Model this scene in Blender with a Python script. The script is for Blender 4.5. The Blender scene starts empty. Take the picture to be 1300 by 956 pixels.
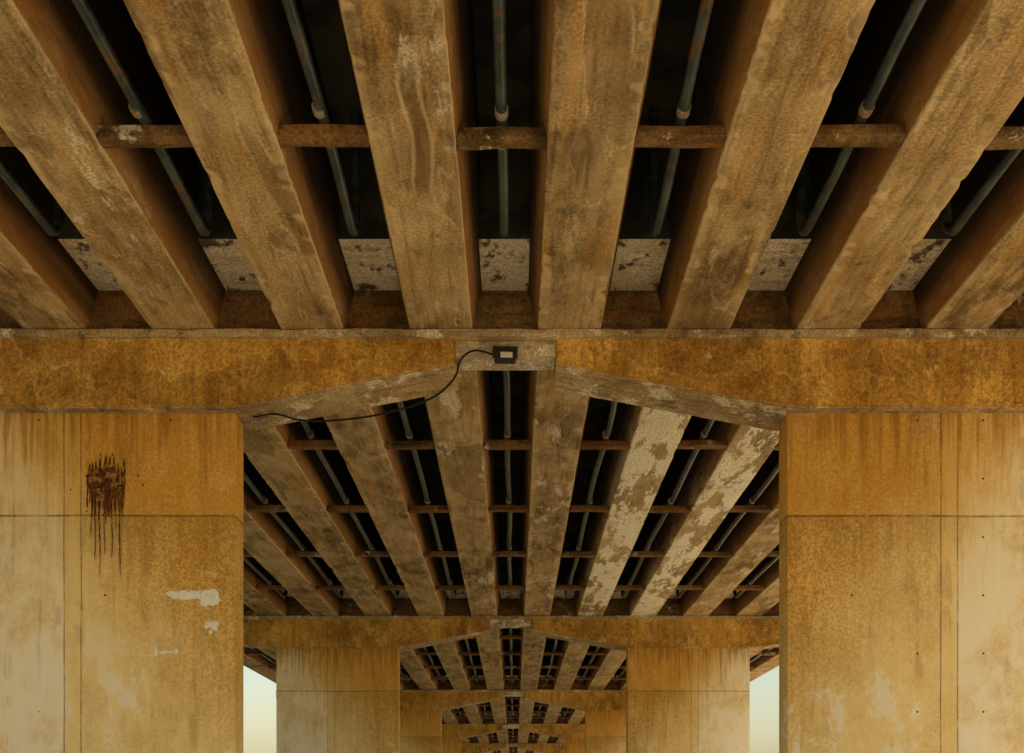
import bpy, bmesh, math, random
from mathutils import Vector, noise
random.seed(7)
sc=bpy.context.scene
COL=sc.collection
CZ=1.5            # eye height; heights below are measured from the eye then lifted
XC=-0.084         # bridge centre line
PITCH=1.195
Z1=9.51; SPAN=13.6; CAPT=0.60
HB=4.5+CZ         # girder soffit
HD=HB+1.2         # deck soffit

# ------------------------------------------------------------------ node helpers
class N:
    def __init__(s,name):
        s.m=bpy.data.materials.new(name); s.m.use_nodes=True
        s.t=s.m.node_tree; s.t.nodes.clear()
        s.out=s.t.nodes.new('ShaderNodeOutputMaterial')
        s.b=s.t.nodes.new('ShaderNodeBsdfPrincipled')
        s.t.links.new(s.b.outputs[0],s.out.inputs[0])
        s.co=s.t.nodes.new('ShaderNodeTexCoord').outputs['Object']
    def l(s,a,b): s.t.links.new(a,b)
    def put(s,sock,v):
        if isinstance(v,(int,float)): sock.default_value=v
        elif isinstance(v,(tuple,list)): sock.default_value=tuple(v)+((1,) if len(v)==3 and sock.type=='RGBA' else ())
        else: s.l(v,sock)
    def map(s,scale=(1,1,1),loc=(0,0,0)):
        n=s.t.nodes.new('ShaderNodeMapping'); s.l(s.co,n.inputs[0])
        n.inputs['Scale'].default_value=scale; n.inputs['Location'].default_value=loc
        return n.outputs[0]
    def noise(s,scale,detail=3,rough=.6,dist=0,vec=None):
        n=s.t.nodes.new('ShaderNodeTexNoise'); s.l(vec or s.co,n.inputs['Vector'])
        n.inputs['Scale'].default_value=scale; n.inputs['Detail'].default_value=detail
        n.inputs['Roughness'].default_value=rough; n.inputs['Distortion'].default_value=dist
        return n.outputs[0]
    def vor(s,scale,vec=None,feat='F1'):
        n=s.t.nodes.new('ShaderNodeTexVoronoi'); n.feature=feat
        s.l(vec or s.co,n.inputs['Vector']); n.inputs['Scale'].default_value=scale
        return n.outputs['Distance']
    def ramp(s,f,a,b,va=0.,vb=1.):
        n=s.t.nodes.new('ShaderNodeMapRange'); n.interpolation_type='SMOOTHSTEP'
        s.l(f,n.inputs[0]); n.inputs[1].default_value=a; n.inputs[2].default_value=b
        n.inputs[3].default_value=va; n.inputs[4].default_value=vb
        return n.outputs[0]
    def math(s,op,a,b=0.,c=0.):
        n=s.t.nodes.new('ShaderNodeMath'); n.operation=op
        s.put(n.inputs[0],a); s.put(n.inputs[1],b); s.put(n.inputs[2],c)
        return n.outputs[0]
    def mix(s,f,a,b,mode='MIX'):
        n=s.t.nodes.new('ShaderNodeMix'); n.data_type='RGBA'; n.blend_type=mode
        s.put(n.inputs[0],f); s.put(n.inputs[6],a); s.put(n.inputs[7],b)
        return n.outputs[2]
    def xyz(s):
        n=s.t.nodes.new('ShaderNodeSeparateXYZ'); s.l(s.co,n.inputs[0]); return n.outputs
    def bump(s,h,st=.5,d=.01,prev=None):
        n=s.t.nodes.new('ShaderNodeBump'); n.inputs['Strength'].default_value=st
        n.inputs['Distance'].default_value=d; s.l(h,n.inputs['Height'])
        if prev: s.l(prev,n.inputs['Normal'])
        return n.outputs[0]
    def done(s,col,rough=.9,nrm=None,spec=.2,metal=0):
        s.put(s.b.inputs['Base Color'],col); s.put(s.b.inputs['Roughness'],rough)
        s.b.inputs['Specular IOR Level'].default_value=spec
        s.b.inputs['Metallic'].default_value=metal
        if nrm: s.l(nrm,s.b.inputs['Normal'])
        return s.m

def concrete(name,dark,mid,light,rust,white=0.0,axis='Y',rustamt=.6,contour=.5,pier=False,wcol=(.76,.71,.58),girder=False,grime=.5,sdark=.5,stains=False,gth=.57,gcol=(.05,.035,.018)):
    g=N(name); M=g.math
    st={'Y':(5,.35,5),'Z':(5,5,.35),'X':(.4,3,3)}[axis]
    sm={'Y':(1.2,.5,1.2),'Z':(1,1,.7),'X':(1,1,1)}[axis]
    big=g.noise(.8,2,.5,0,g.map((1,.6,1)))
    med=g.noise(3.2,4,.7,0,g.map(sm))
    fin=g.noise(42,2,.75)
    streak=g.noise(1.3,3,.62,0,g.map(st))
    streak2=g.noise(3.6,3,.65,0,g.map(st,(3.1,7.7,1.3)))
    c=g.mix(g.ramp(big,.36,.64),dark,mid)
    c=g.mix(g.ramp(med,.38,.70,0,.8),c,light)
    c=g.mix(M('MULTIPLY',g.ramp(streak,.45,.66),rustamt),c,rust)
    c=g.mix(M('MULTIPLY',g.ramp(streak2,.50,.68),sdark),c,tuple(v*.4 for v in dark))
    if contour>0:   # water tide marks
        cn=g.noise(1.0,3,.6,.3,g.map((1.2,.45,1.2),(5,2,9)))
        wet=g.ramp(cn,.545,.56)
        c=g.mix(M('MULTIPLY',wet,contour*.5),c,tuple(v*.6 for v in dark))
        ln=M('SUBTRACT',1.,g.ramp(M('ABSOLUTE',M('SUBTRACT',cn,.54)),.0,.012))
        c=g.mix(M('MULTIPLY',M('MULTIPLY',ln,g.ramp(streak2,.45,.55)),contour*.4),c,wcol)
    wn=g.noise(2.0,5,.72,0,g.map((1.3,.35,1.3) if axis=='Y' else (1,1,.7 if axis=='Z' else 1),(11,3,4)))
    th=.66-.2*white
    wm=M('MULTIPLY',g.ramp(wn,th,th+.05),min(.95,.35+.7*white))
    wm=M('MULTIPLY',wm,g.ramp(fin,.30,.5,.45,1.))
    c=g.mix(wm,c,wcol)
    bn=g.noise(4.2,3,.75,0,g.map((1,.7,1),(2,9,1)))
    c=g.mix(M('MULTIPLY',g.ramp(bn,gth,gth+.1),grime),c,gcol)
    c=g.mix(.9,c,g.mix(g.ramp(fin,.3,.7),(.58,.58,.58),(1.25,1.25,1.25)),'MULTIPLY')
    pit=M('MULTIPLY',M('SUBTRACT',1.,g.ramp(g.vor(22),.06,.13)),g.ramp(med,.46,.54))
    c=g.mix(M('MULTIPLY',pit,.85),c,(.03,.024,.015))
    h=M('ADD',M('MULTIPLY',fin,.4),M('MULTIPLY',med,.8))
    if girder:
        x,y,z=g.xyz()
        if stains:
            # long wavy run mark and ring stains left by leaking joints
            wv=M('MULTIPLY',M('SINE',M('MULTIPLY',y,6.2)),.022)
            dx=M('ABSOLUTE',M('SUBTRACT',M('ADD',x,wv),-.635))
            dx=M('ADD',dx,M('MULTIPLY',M('SUBTRACT',med,.5),.05))
            yr=M('MULTIPLY',g.ramp(y,6.1,6.3),g.ramp(y,7.5,7.3))
            c=g.mix(M('MULTIPLY',M('MULTIPLY',g.ramp(dx,.060,.035),yr),.6),c,(.15,.09,.04))
            ed=M('MULTIPLY',g.ramp(dx,.085,.065),g.ramp(dx,.04,.06))
            c=g.mix(M('MULTIPLY',M('MULTIPLY',ed,yr),.45),c,(.62,.50,.32))
            for cx,cy,r in ((.44,6.85,.11),(.40,14.2,.13),(-1.62,7.2,.09)):
                ex=M('SUBTRACT',x,cx); ey=M('MULTIPLY',M('SUBTRACT',y,cy),.55)
                dd=M('SQRT',M('ADD',M('MULTIPLY',ex,ex),M('MULTIPLY',ey,ey)))
                dd=M('ADD',dd,M('MULTIPLY',M('SUBTRACT',med,.5),.12))
                c=g.mix(M('MULTIPLY',g.ramp(dd,r,r*.75),.5),c,(.13,.09,.05))
                c=g.mix(M('MULTIPLY',g.ramp(dd,r*.5,r*.25),.4),c,(.36,.27,.15))
        # worn pale arris
        ar=M('MULTIPLY',g.ramp(z,HB-.001,HB+.003),g.ramp(z,HB+.022,HB+.012))
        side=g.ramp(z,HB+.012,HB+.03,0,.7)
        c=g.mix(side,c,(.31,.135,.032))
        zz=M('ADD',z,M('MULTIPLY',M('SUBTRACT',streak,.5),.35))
        c=g.mix(g.ramp(zz,HB-.01,HB+.40,0,.94),c,(.018,.017,.014))  # shade between girders painted in: sides darken upward to near black
        c=g.mix(M('MULTIPLY',M('MULTIPLY',ar,g.ramp(streak,.38,.55)),.6),c,(.68,.55,.34))
    if pier:
        x,y,z=g.xyz()
        wob=M('MULTIPLY',M('SUBTRACT',big,.5),.03)
        ax=M('ADD',M('ABSOLUTE',M('ADD',x,.03)),wob)
        zz=M('ADD',z,wob)
        def line(v,p,w=.007): return M('SUBTRACT',1.,g.ramp(M('ABSOLUTE',M('SUBTRACT',v,p)),w*.4,w*1.5))
        L=M('MAXIMUM',line(ax,4.05,.006),line(ax,4.21,.006))
        L=M('MAXIMUM',L,line(zz,2.82+CZ,.009)); L=M('MAXIMUM',L,line(zz,.38+CZ,.009))
        Lc=M('MULTIPLY',L,g.ramp(bn,.35,.55,.45,1))
        s1=M('MULTIPLY',M('GREATER_THAN',ax,4.05),M('LESS_THAN',ax,4.21))
        c=g.mix(M('MULTIPLY',s1,.4),c,light)
        up=M('GREATER_THAN',zz,2.82+CZ)
        c=g.mix(M('MULTIPLY',up,.5),c,rust)
        jd=M('MULTIPLY',g.ramp(M('ADD',zz,M('MULTIPLY',M('SUBTRACT',streak2,.5),.7)),3.6,4.5),M('LESS_THAN',zz,2.82+CZ))
        c=g.mix(M('MULTIPLY',jd,.35),c,(.30,.155,.035))
        # pale lime wash low down, ragged upper edge, stronger to the outside
        lw=M('ADD',zz,M('MULTIPLY',M('SUBTRACT',streak2,.5),1.2))
        lw=M('SUBTRACT',lw,M('MULTIPLY',M('SUBTRACT',ax,3.4),1.2))
        lm=M('MULTIPLY',g.ramp(lw,4.6,2.2),g.ramp(wn,.30,.62,.5,.95))
        c=g.mix(lm,c,(.90,.73,.37))
        outer=M('MULTIPLY',M('GREATER_THAN',ax,4.21),g.ramp(lw,3.9,2.2))
        outer=M('MULTIPLY',outer,g.ramp(wn,.36,.54,.3,1.))
        c=g.mix(M('MULTIPLY',outer,.75),c,(.90,.86,.70))
        sc1=M('MULTIPLY',g.ramp(wn,.55,.59),g.ramp(zz,3.6,2.6))
        sc1=M('MULTIPLY',sc1,g.ramp(bn,.42,.5))
        c=g.mix(M('MULTIPLY',sc1,.6),c,(.88,.86,.76))
        dm=M('MULTIPLY',g.ramp(streak,.54,.64),g.ramp(med,.45,.6))
        c=g.mix(M('MULTIPLY',dm,.3),c,(.30,.16,.045))
        tw=M('ADD',zz,M('MULTIPLY',M('SUBTRACT',streak2,.5),2.4))
        c=g.mix(M('MULTIPLY',g.ramp(tw,4.7,5.7),.65),c,(.25,.105,.018))
        c=g.mix(M('MULTIPLY',Lc,.7),c,(.06,.035,.012))
        fx=M('SUBTRACT',M('FRACT',M('DIVIDE',M('ADD',ax,.2),.62)),.5)
        fz=M('SUBTRACT',M('FRACT',M('DIVIDE',zz,.55)),.5)
        d=M('SQRT',M('ADD',M('MULTIPLY',fx,fx),M('MULTIPLY',fz,fz)))
        hole=M('MULTIPLY',M('SUBTRACT',1.,g.ramp(d,.012,.022)),g.ramp(big,.45,.5))
        c=g.mix(hole,c,(.03,.02,.01))
    nb=g.bump(h,.7,.014)
    return g.done(c,.92,nb,.15)

GD=dict(dark=(.17,.11,.048),mid=(.42,.30,.145),light=(.62,.47,.26),rust=(.46,.25,.055))
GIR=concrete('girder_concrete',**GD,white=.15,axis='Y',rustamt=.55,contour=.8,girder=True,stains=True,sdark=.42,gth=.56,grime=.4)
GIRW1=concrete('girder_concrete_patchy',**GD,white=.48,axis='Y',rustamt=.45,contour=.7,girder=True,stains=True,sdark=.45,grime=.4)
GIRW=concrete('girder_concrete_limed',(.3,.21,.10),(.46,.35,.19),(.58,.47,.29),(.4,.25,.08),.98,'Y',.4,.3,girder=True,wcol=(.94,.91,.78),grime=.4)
CAP=concrete('cap_concrete',(.30,.15,.03),(.60,.35,.075),(.76,.48,.13),(.50,.24,.035),.18,'Z',.55,.6,grime=.4,gth=.55,gcol=(.12,.06,.015),wcol=(.85,.66,.32),sdark=.35)
SOF=concrete('soffit_concrete',(.28,.20,.11),(.48,.36,.2),(.58,.48,.3),(.40,.23,.07),.5,'X',.4,.5)
INF=concrete('infill_concrete',(.3,.24,.15),(.5,.42,.28),(.62,.55,.40),(.35,.2,.08),.8,'X',.4,.5)
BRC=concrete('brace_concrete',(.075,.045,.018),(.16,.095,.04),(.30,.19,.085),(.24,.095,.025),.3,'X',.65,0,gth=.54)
PIER=concrete('pier_concrete',(.58,.35,.08),(.74,.48,.14),(.80,.56,.21),(.68,.35,.05),.2,'Z',.45,.25,pier=True,grime=.3,sdark=.16,gcol=(.16,.09,.025))
PALE=concrete('diaphragm_concrete',(.60,.52,.38),(.76,.70,.56),(.86,.82,.71),(.5,.4,.26),.8,'X',.3,.0,grime=.9,gth=.53)
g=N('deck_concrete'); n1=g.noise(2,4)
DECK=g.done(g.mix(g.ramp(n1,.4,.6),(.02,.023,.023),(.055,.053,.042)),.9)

g=N('pipe_paint'); n1=g.noise(9,3,.7,.0,g.map((1,.3,1))); 
c=g.mix(g.ramp(n1,.45,.62),(.014,.032,.040),(.05,.075,.078)); c=g.mix(g.ramp(g.noise(5,3,.7),.56,.64),c,(.10,.055,.022))
PIPE=g.done(c,.38,None,.5)
g=N('galvanised_band'); n1=g.noise(14,2,.7)
GALV=g.done(g.mix(g.ramp(n1,.4,.65),(.34,.33,.28),(.25,.14,.06)),.55,None,.5,.3)
g=N('lamp_housing'); BLACK=g.done((.02,.02,.022),.5,None,.4)
g=N('lamp_glass'); GLASS=g.done((.66,.68,.64),.15,None,.6)
g=N('cable_rubber'); RUB=g.done((.012,.012,.012),.6)
def worn(name,col,col2,under,lo,hi,sc_=14):
    g=N(name); n=g.noise(sc_,5,.75,0)
    c=g.mix(g.ramp(g.noise(30,3),.4,.6),col,col2)
    return g.done(g.mix(g.ramp(n,lo,hi),under,c),.85)
SPL=worn('dried_paint',(.055,.022,.009),(.13,.048,.017),(.42,.24,.06),.38,.48,16)
PAPER=worn('torn_paper',(.86,.88,.84),(.74,.80,.75),(.6,.5,.28),.36,.44,12)
g=N('ground_dirt'); a=g.noise(.25,2,.6); b=g.noise(6,3,.7); x,y,z=g.xyz()
c=g.mix(g.ramp(a,.4,.62),(.72,.56,.34),(.78,.63,.40)); c=g.mix(g.ramp(b,.5,.7),c,(.60,.46,.27))
xx=g.math('ADD',x,g.math('MULTIPLY',g.math('SUBTRACT',a,.5),8))
c=g.mix(g.ramp(xx,-9,-11),c,(.28,.24,.11))  # unseen left ground made darker so bounce light comes mostly from the right
GROUND=g.done(c,.95)
g=N('leaves'); a=g.noise(.8,2)
LEAF=g.done(g.mix(g.ramp(a,.4,.6),(.045,.075,.02),(.10,.12,.035)),.8)
g=N('bark'); BARK=g.done((.1,.07,.045),.9)

# ------------------------------------------------------------------ mesh helpers
def empty(name,loc=(0,0,0)):
    e=bpy.data.objects.new(name,None); e.location=loc; COL.objects.link(e); return e
def addmesh(name,verts,faces,mats,parent=None,fm=None,smooth=False,ang=35):
    me=bpy.data.meshes.new(name); me.from_pydata(verts,[],faces)
    for m in mats: me.materials.append(m)
    if fm:
        for p,i in zip(me.polygons,fm): p.material_index=i
    bm=bmesh.new(); bm.from_mesh(me); bmesh.ops.recalc_face_normals(bm,faces=bm.faces); bm.to_mesh(me); bm.free()
    if smooth:
        me.polygons.foreach_set('use_smooth',[True]*len(me.polygons)); me.set_sharp_from_angle(angle=math.radians(ang))
    me.update()
    o=bpy.data.objects.new(name,me); COL.objects.link(o)
    if parent: o.parent=parent
    return o
def box(name,x0,x1,y0,y1,z0,z1,mat,parent=None,bev=.01,cuts=0,jit=0.,matdown=None):
    bm=bmesh.new()
    v=[bm.verts.new(p) for p in [(x0,y0,z0),(x1,y0,z0),(x1,y1,z0),(x0,y1,z0),(x0,y0,z1),(x1,y0,z1),(x1,y1,z1),(x0,y1,z1)]]
    for f in [(0,3,2,1),(4,5,6,7),(0,1,5,4),(1,2,6,5),(2,3,7,6),(3,0,4,7)]: bm.faces.new([v[i] for i in f])
    if bev: bmesh.ops.bevel(bm,geom=bm.edges[:],offset=bev,segments=2,affect='EDGES',profile=.6)
    if cuts:
        L=[e for e in bm.edges if e.calc_length()>max(x1-x0,y1-y0,z1-z0)*.5]
        bmesh.ops.subdivide_edges(bm,edges=L,cuts=cuts,use_grid_fill=True)
    if jit:
        for w in bm.verts: w.co+=noise.noise_vector(w.co*4)*jit
    me=bpy.data.meshes.new(name); bm.to_mesh(me); bm.free()
    me.materials.append(mat)
    if matdown:
        me.materials.append(matdown)
        for p in me.polygons:
            if p.normal.z<-.7: p.material_index=1
    me.polygons.foreach_set('use_smooth',[True]*len(me.polygons)); me.set_sharp_from_angle(angle=math.radians(24))
    o=bpy.data.objects.new(name,me); COL.objects.link(o)
    if parent: o.parent=parent
    return o
def extrude_profile(name,pts,y0,y1,mats,parent,bev=.015,seg=.25,jit=.006):
    """pts: XZ outline counter-clockwise, long edges subdivided so arrises can wander"""
    P=[]
    for i,p in enumerate(pts):
        q=pts[(i+1)%len(pts)]; d=math.dist(p,q); n=max(1,int(d/seg))
        for k in range(n): P.append((p[0]+(q[0]-p[0])*k/n,p[1]+(q[1]-p[1])*k/n))
    bm=bmesh.new()
    a=[bm.verts.new((x,y0,z)) for x,z in P]; b=[bm.verts.new((x,y1,z)) for x,z in P]
    n=len(P)
    bm.faces.new(a); bm.faces.new(b[::-1])
    for i in range(n): bm.faces.new([a[i],b[i],b[(i+1)%n],a[(i+1)%n]])
    bmesh.ops.recalc_face_normals(bm,faces=bm.faces)
    ed=[e for e in bm.edges if abs(e.verts[0].co.y-e.verts[1].co.y)<1e-6]
    for w in bm.verts:
        d=noise.noise_vector(w.co*3.1)*jit; d.y*=.5; w.co+=d
    bmesh.ops.bevel(bm,geom=ed,offset=bev,segments=2,affect='EDGES')
    me=bpy.data.meshes.new(name); bm.to_mesh(me); bm.free()
    for m in mats: me.materials.append(m)
    for p in me.polygons:
        p.material_index=1 if (p.normal.z<-.5 and len(mats)>1) else 0
    o=bpy.data.objects.new(name,me); COL.objects.link(o); o.parent=parent
    return o

# ------------------------------------------------------------------ bridge
bridge=empty('concrete_bridge')
BW=.575; TW=BW+.20
def girder(idx,xc,y0,y1,mat,hi):
    prof=[]  # from top-left down, along soffit, up to top right
    H=HD-HB
    for t in (1,.7,.36,.2,.1,.04): prof.append((-(BW+(TW-BW)*min(1,t*2.8))/2,HB+H*t))
    prof+= [(-BW/2-.001,HB+.008),(-BW/2+.006,HB+.001)]
    for t in (-.66,-.33,0,.33,.66): prof.append((t*BW/2,HB))
    prof+= [(-a,b) for a,b in prof[:8][::-1]]
    n=len(prof); step=.06 if hi else 1.2
    ny=int((y1-y0)/step)+1
    V=[];F=[]
    off=Vector((xc*3.3,0,idx*1.7))
    for j in range(ny+1):
        y=y0+(y1-y0)*j/ny
        for i,(px,pz) in enumerate(prof):
            p=Vector((xc+px,y,pz))
            if hi:
                s=noise.noise(p*.6+off)*.005
                w=noise.noise_vector(p*2.0+off)*.002
                if i in (6,7,13,14):
                    ch=max(0,noise.noise(p*4+off)-.42)*.06+max(0,noise.noise(p*11+off)-.3)*.035
                    w+=Vector((-math.copysign(ch,px),0,ch))
                p+=Vector((w.x+s,0,w.z))
            V.append(p)
    for j in range(ny):
        for i in range(n-1):
            a=j*n+i; F.append((a,a+1,a+n+1,a+n))
    F.append(tuple(range(n))); F.append(tuple(range(ny*n,ny*n+n))[::-1])
    return addmesh('girder_%d'%idx,V,F,[mat],bridge,smooth=True,ang=24)

NS=6
NB=14
caps=[1.2]+[Z1+SPAN*i for i in range(NS)]     # front face of every cap; unseen first span cut short to let daylight in
gi=0
def pipe(name,x,y0,y1,z,r=.0375,rise=True):
    seg=14; path=[]
    path.append(Vector((x,y0,z)))
    yy=y0
    while yy<y1-.2:
        yy=min(yy+.4,y1-.2)
        path.append(Vector((x+noise.noise(Vector((x*5,yy*.5,0)))*.03,yy,z+noise.noise(Vector((x*3,yy*.6,4)))*.008)))
    if rise:
        for k in range(1,6):
            a=k/5*math.pi/2
            path.append(Vector((path[-1].x,y1-.2+.2*math.sin(a),z+.2-.2*math.cos(a))))
        path.append(Vector((path[-1].x,y1,HD+.02)))
    V=[];F=[]
    for k,p in enumerate(path):
        t=(path[min(k+1,len(path)-1)]-path[max(k-1,0)]).normalized()
        u=Vector((1,0,0)); w=t.cross(u).normalized()
        for s in range(seg):
            a=2*math.pi*s/seg; V.append(p+u*math.cos(a)*r+w*math.sin(a)*r)
    for k in range(len(path)-1):
        for s in range(seg):
            F.append((k*seg+s,k*seg+(s+1)%seg,(k+1)*seg+(s+1)%seg,(k+1)*seg+s))
    F.append(tuple(range(seg)))
    return addmesh(name,V,F,[PIPE],bridge,smooth=True,ang=50)
def ring(name,x,y,z,r,l,mat):
    seg=16; V=[];F=[]
    prof=[(-l/2,r*.9),(-l/2,r),(l/2,r),(l/2,r*.9)]
    for yy,rr in prof:
        for s in range(seg):
            a=2*math.pi*s/seg; V.append((x+math.cos(a)*rr,y+yy,z+math.sin(a)*rr))
    for k in range(3):
        for s in range(seg): F.append((k*seg+s,k*seg+(s+1)%seg,(k+1)*seg+(s+1)%seg,(k+1)*seg+s))
    F.append(tuple(range(seg))); F.append(tuple(range(3*seg,4*seg)))
    return addmesh(name,V,F,[mat],bridge,smooth=True)
for s in range(NS):
    c0=caps[s]+CAPT/2; c1=caps[s+1]+CAPT/2
    hi=s<2
    for k in range(NB):
        xc=XC+(k-NB/2+.5)*PITCH
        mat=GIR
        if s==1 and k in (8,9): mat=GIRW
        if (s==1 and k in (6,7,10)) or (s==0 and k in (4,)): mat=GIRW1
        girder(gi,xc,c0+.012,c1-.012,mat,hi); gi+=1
    for k in range(NB-1):
        xg=XC+(k-NB/2+1)*PITCH
        hw=(PITCH-TW)/2+.015
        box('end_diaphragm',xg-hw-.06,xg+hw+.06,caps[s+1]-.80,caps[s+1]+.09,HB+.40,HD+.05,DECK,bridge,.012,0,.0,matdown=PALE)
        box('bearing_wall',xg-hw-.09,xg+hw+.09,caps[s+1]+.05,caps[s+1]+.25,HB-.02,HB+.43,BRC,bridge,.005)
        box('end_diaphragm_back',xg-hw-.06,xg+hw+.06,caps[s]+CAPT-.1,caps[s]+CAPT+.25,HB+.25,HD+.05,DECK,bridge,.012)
        zp=HB+.128
        for q in range(1,6):
            y=caps[s+1]-2.63*q+random.uniform(-.02,.02)
            if y<caps[s]+CAPT: continue
            hb=(PITCH-BW)/2+.012
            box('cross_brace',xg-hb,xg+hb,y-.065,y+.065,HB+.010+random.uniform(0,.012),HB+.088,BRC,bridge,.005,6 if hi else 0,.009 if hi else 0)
            if hi:
                ring('pipe_sleeve',xg,y-.16,zp,.045,.06,GALV)
                ring('pipe_sleeve',xg,y+.15,zp,.043,.035,GALV)
        pipe('drain_pipe',xg,caps[s]+CAPT+.4,caps[s+1]-1.25,zp)
X0=XC-NB/2*PITCH-.35; X1=XC+NB/2*PITCH+.35
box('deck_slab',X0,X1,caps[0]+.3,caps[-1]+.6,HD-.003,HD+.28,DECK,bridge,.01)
for xa,xb in ((X0,X0+.3),(X1-.3,X1)):
    box('parapet',xa,xb,caps[0]+.3,caps[-1]+.6,HD+.283,HD+1.0,PALE,bridge,.02)

# ------------------------------------------------------------------ piers
PI=2.60; PO=5.38
for ci,yc in enumerate(caps):
    pr=empty('concrete_bridge_pier')
    y0,y1=yc,yc+CAPT
    zt=4.46+CZ; zb=3.79+CZ; ze=4.19+CZ
    for sgn in (-1,1):
        xc=XC
        def X(v): return xc+sgn*v
        xi=.475
        px=-.03+sgn*PI; pox=-.03+sgn*PO
        xo=X(NB/2*PITCH+.1)
        pts=[(X(xi),ze),(px-sgn*.02,zb),(pox+sgn*.05,zb),(xo,ze),(xo,zt),(X(xi),zt)]
        if sgn<0: pts=pts[::-1]
        extrude_profile('cap_beam',pts,y0,y1,[CAP,SOF],pr,.016)
        xa,xb=sorted((px,pox))
        box('column',xa,xb,yc+.14,yc+.46,-.3,zb+.02,PIER,pr,.03,0)
    box('infill_beam',xc-.47,xc+.47,yc+.05,yc+.36,4.285+CZ,zt,INF,pr,.012,6,.006)
    xl=xc-NB/2*PITCH; xr=xc+NB/2*PITCH
    box('bearing_lip',xl,xr,yc-.055,yc+.06,4.425+CZ,4.494+CZ,SOF,pr,.012,80 if ci<3 else 0,.014 if ci<3 else 0)

# ------------------------------------------------------------------ floodlight + cable
fl=empty('floodlight',(-.085,9.42,4.215+CZ))
def fbox(n,a,b,c,d,e,f,m,bev=.006):
    return box(n,a,b,c,d,e,f,m,fl,bev)
fbox('housing',-.10,.10,-.045,.03,-.053,.047,BLACK,.012)
fbox('glass',-.045,.066,-.052,-.0465,-.034,.020,GLASS,.002)
for i in range(6): fbox('cooling_fin_%d'%i,-.085+i*.032,-.08+i*.032,.031,.055,-.045,.035,BLACK,.001)
fbox('bracket_arm_1',-.115,-.103,-.01,.012,-.01,.09,BLACK,.002)
fbox('bracket_arm_2',.103,.115,-.01,.012,-.01,.09,BLACK,.002)
fbox('bracket_top',-.115,.115,-.01,.13,.091,.101,BLACK,.002)
fl.rotation_euler=(math.radians(-8),0,math.radians(3))
cu=bpy.data.curves.new('power_cable','CURVE'); cu.dimensions='3D'; cu.bevel_depth=.0095; cu.bevel_resolution=3
pts=[(-.17,9.43,4.23),(-.27,9.44,4.27),(-.385,9.45,4.285),(-.50,9.46,4.20),(-.535,9.47,4.08),(-.62,9.5,3.98),(-.80,9.6,3.90),(-1.14,9.7,3.83),(-1.6,9.8,3.79),(-2.06,9.82,3.79),(-2.3,9.8,3.84),(-2.5,9.8,3.81)]
sp=cu.splines.new('BEZIER'); sp.bezier_points.add(len(pts)-1)
for b,p in zip(sp.bezier_points,pts):
    b.co=(p[0],p[1],p[2]+CZ); b.handle_left_type=b.handle_right_type='AUTO'
cu.materials.append(RUB)
co=bpy.data.objects.new('power_cable',cu); COL.objects.link(co)

# ------------------------------------------------------------------ marks on the left pier
YF=Z1+.14
def shapes(name,polys,mat,yoff=.003):
    V=[];F=[]
    for k,pl in enumerate(polys):
        b=len(V); y=YF-yoff-k*.00025
        for x,z in pl: V.append((x,y,z+CZ))
        F.append(tuple(range(b,b+len(pl))))
    return addmesh(name,V,F,[mat])
polys=[]
rr=random.Random(3)
def strip(x,zt,zb,w):
    n=12; L=[];R=[]; ph=rr.uniform(0,6)
    for i in range(n+1):
        t=i/n; z=zt+(zb-zt)*t
        ww=w*(min(1,t*6+.25))*(1-.55*t)*(1+.3*rr.uniform(-1,1))
        if i==n: ww=w*.2
        d=rr.uniform(-.002,.002)+.004*math.sin(ph+t*7)
        L.append((x-ww+d,z)); R.append((x+ww+d,z))
    return L+R[::-1]
bl=[]
for i in range(70):
    a=2*math.pi*i/70; r=1+.36*rr.uniform(-1,1)
    bl.append((-3.845+.125*r*math.cos(a),3.15+.14*r*math.sin(a)))
polys.append(bl)
for i in range(21):
    u=(i-10)/10; x=-3.845+u*.175+rr.uniform(-.008,.008)
    k=1-.4*u*u
    polys.append(strip(x,3.24+.14*k+rr.uniform(-.12,.06),3.10-.28*k+rr.uniform(-.1,.10),rr.uniform(.008,.014)))
for x,z,w in ((-3.985,2.62,.007),(-3.95,2.40,.008),(-3.92,2.75,.006),(-3.905,2.24,.008),(-3.86,2.45,.008),(-3.83,2.80,.007),(-3.79,2.42,.008),(-3.755,2.68,.006),(-3.715,2.25,.008),(-3.69,2.75,.006)):
    polys.append(strip(x,3.1,z,w))
for i in range(34):
    x=-3.845+rr.gauss(0,.15); z=3.16+rr.gauss(0,.18); r=rr.uniform(.003,.011)
    polys.append([(x+r*math.cos(a*.9),z+r*1.4*math.sin(a*.9)) for a in range(7)])
shapes('paint_splash',polys,SPL)
def ragged(x0,x1,z0,z1,n=34,j=.2,seed=1):
    r=random.Random(seed); cx=(x0+x1)/2; cz=(z0+z1)/2; o=[]
    for i in range(n):
        a=2*math.pi*i/n; k=1+j*r.uniform(-1,.5)
        c,s=math.cos(a),math.sin(a)
        m=1/max(abs(c),abs(s))**.8
        o.append((cx+(x1-x0)/2*c*k*m,cz+(z1-z0)/2*s*k*m))
    return o
shapes('torn_poster',[ragged(-3.27,-2.93,2.03,2.12,seed=2),ragged(-2.97,-2.77,1.97,2.13,seed=4)],PAPER)
shapes('torn_poster',[ragged(-2.92,-2.85,1.76,1.82,14,.3,5),ragged(-2.86,-2.79,1.74,1.84,14,.4,6),ragged(-2.88,-2.84,1.70,1.75,10,.3,7)],PAPER)
shapes('torn_poster',[ragged(-3.39,-3.36,1.49,1.62,14,.3,8),ragged(-3.37,-3.18,1.52,1.55,20,.5,9),ragged(-3.2,-3.165,1.51,1.57,10,.3,10)],PAPER)

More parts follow.
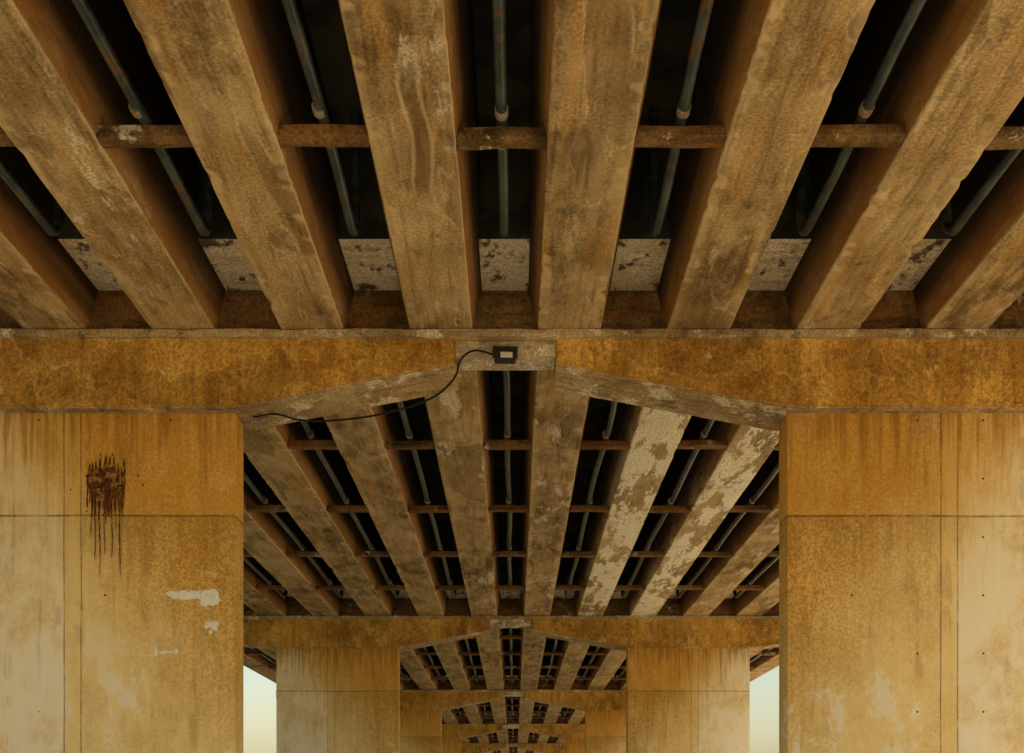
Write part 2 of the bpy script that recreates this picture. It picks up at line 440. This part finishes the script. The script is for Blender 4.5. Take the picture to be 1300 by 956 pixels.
# ------------------------------------------------------------------ ground, trees
addmesh('ground',[(-900,-900,0),(900,-900,0),(900,1500,0),(-900,1500,0)],[(0,1,2,3)],[GROUND])
tv=[];tf=[];tm=[]
rt=random.Random(5)
def tree(x,y,h):
    def limb(p,q,r0,r1):
        b=len(tv); d=(q-p).normalized(); u=d.orthogonal().normalized(); w=d.cross(u)
        for c,r in ((p,r0),(q,r1)):
            for s in range(6):
                a=s*math.pi/3; tv.append(c+u*math.cos(a)*r+w*math.sin(a)*r)
        for s in range(6):
            tf.append((b+s,b+(s+1)%6,b+6+(s+1)%6,b+6+s)); tm.append(1)
    base=Vector((x,y,0)); top=Vector((x+rt.uniform(-.4,.4),y,h*.6))
    limb(base,top,.22,.09)
    cl=[]
    for i in range(9):
        a=rt.uniform(0,6.28); q=base+Vector((math.cos(a)*h*.28*rt.uniform(.3,1),math.sin(a)*h*.28*rt.uniform(.3,1),h*rt.uniform(.4,.92)))
        limb(base.lerp(top,rt.uniform(.5,1)),q,.06,.02); cl.append((q,h*rt.uniform(.1,.17)))
    for q,r in cl:
        for i in range(42):
            d=Vector((rt.gauss(0,1),rt.gauss(0,1),rt.gauss(0,.8))).normalized()*r*rt.uniform(.5,1.05)
            c=q+d; u=Vector((rt.gauss(0,1),rt.gauss(0,1),rt.gauss(0,1))).normalized(); w=u.orthogonal().normalized(); s=rt.uniform(.12,.3)
            b=len(tv); tv.extend([c+u*s,c+w*s*.6,c-u*s,c-w*s*.6]); tf.append((b,b+1,b+2,b+3)); tm.append(0)
for i in range(46):
    side=-1 if i%2 else 1
    tree(side*rt.uniform(26,48),rt.uniform(30,190),rt.uniform(5,7.5))
for i in range(16): tree(rt.uniform(-22,22),rt.uniform(165,185),rt.uniform(5,7.5))
o=addmesh('distant_tree_line',tv,tf,[LEAF,BARK],fm=tm)

# ------------------------------------------------------------------ light
EL=math.radians(48); AZ=math.radians(152)   # sun behind the camera, to the right
w=bpy.data.worlds.new('World'); sc.world=w; w.use_nodes=True
nt=w.node_tree; bg=nt.nodes['Background']
sky=nt.nodes.new('ShaderNodeTexSky'); sky.sky_type='NISHITA'; sky.sun_disc=False
sky.sun_elevation=EL; sky.sun_rotation=AZ; sky.dust_density=2.5; sky.air_density=1.8; sky.ozone_density=.1
nt.links.new(sky.outputs[0],bg.inputs[0]); bg.inputs[1].default_value=.15
sl=bpy.data.lights.new('sun','SUN'); sl.energy=5; sl.angle=math.radians(.5); sl.color=(1,.86,.62)
so=bpy.data.objects.new('sun',sl); COL.objects.link(so)
d=Vector((math.sin(AZ)*math.cos(EL),math.cos(AZ)*math.cos(EL),math.sin(EL)))
so.rotation_euler=d.to_track_quat('Z','Y').to_euler()
# ------------------------------------------------------------------ camera
cam=bpy.data.cameras.new('camera'); cam.lens=36; cam.sensor_width=36; cam.clip_end=3000
cam.shift_y=(1035-478)/1300; cam.shift_x=-3/1300
oc=bpy.data.objects.new('camera',cam); COL.objects.link(oc); oc.location=(0,0,CZ); oc.rotation_euler=(math.pi/2,0,0)
sc.camera=oc
sc.view_settings.view_transform='Standard'; sc.view_settings.look='None'; sc.view_settings.exposure=0
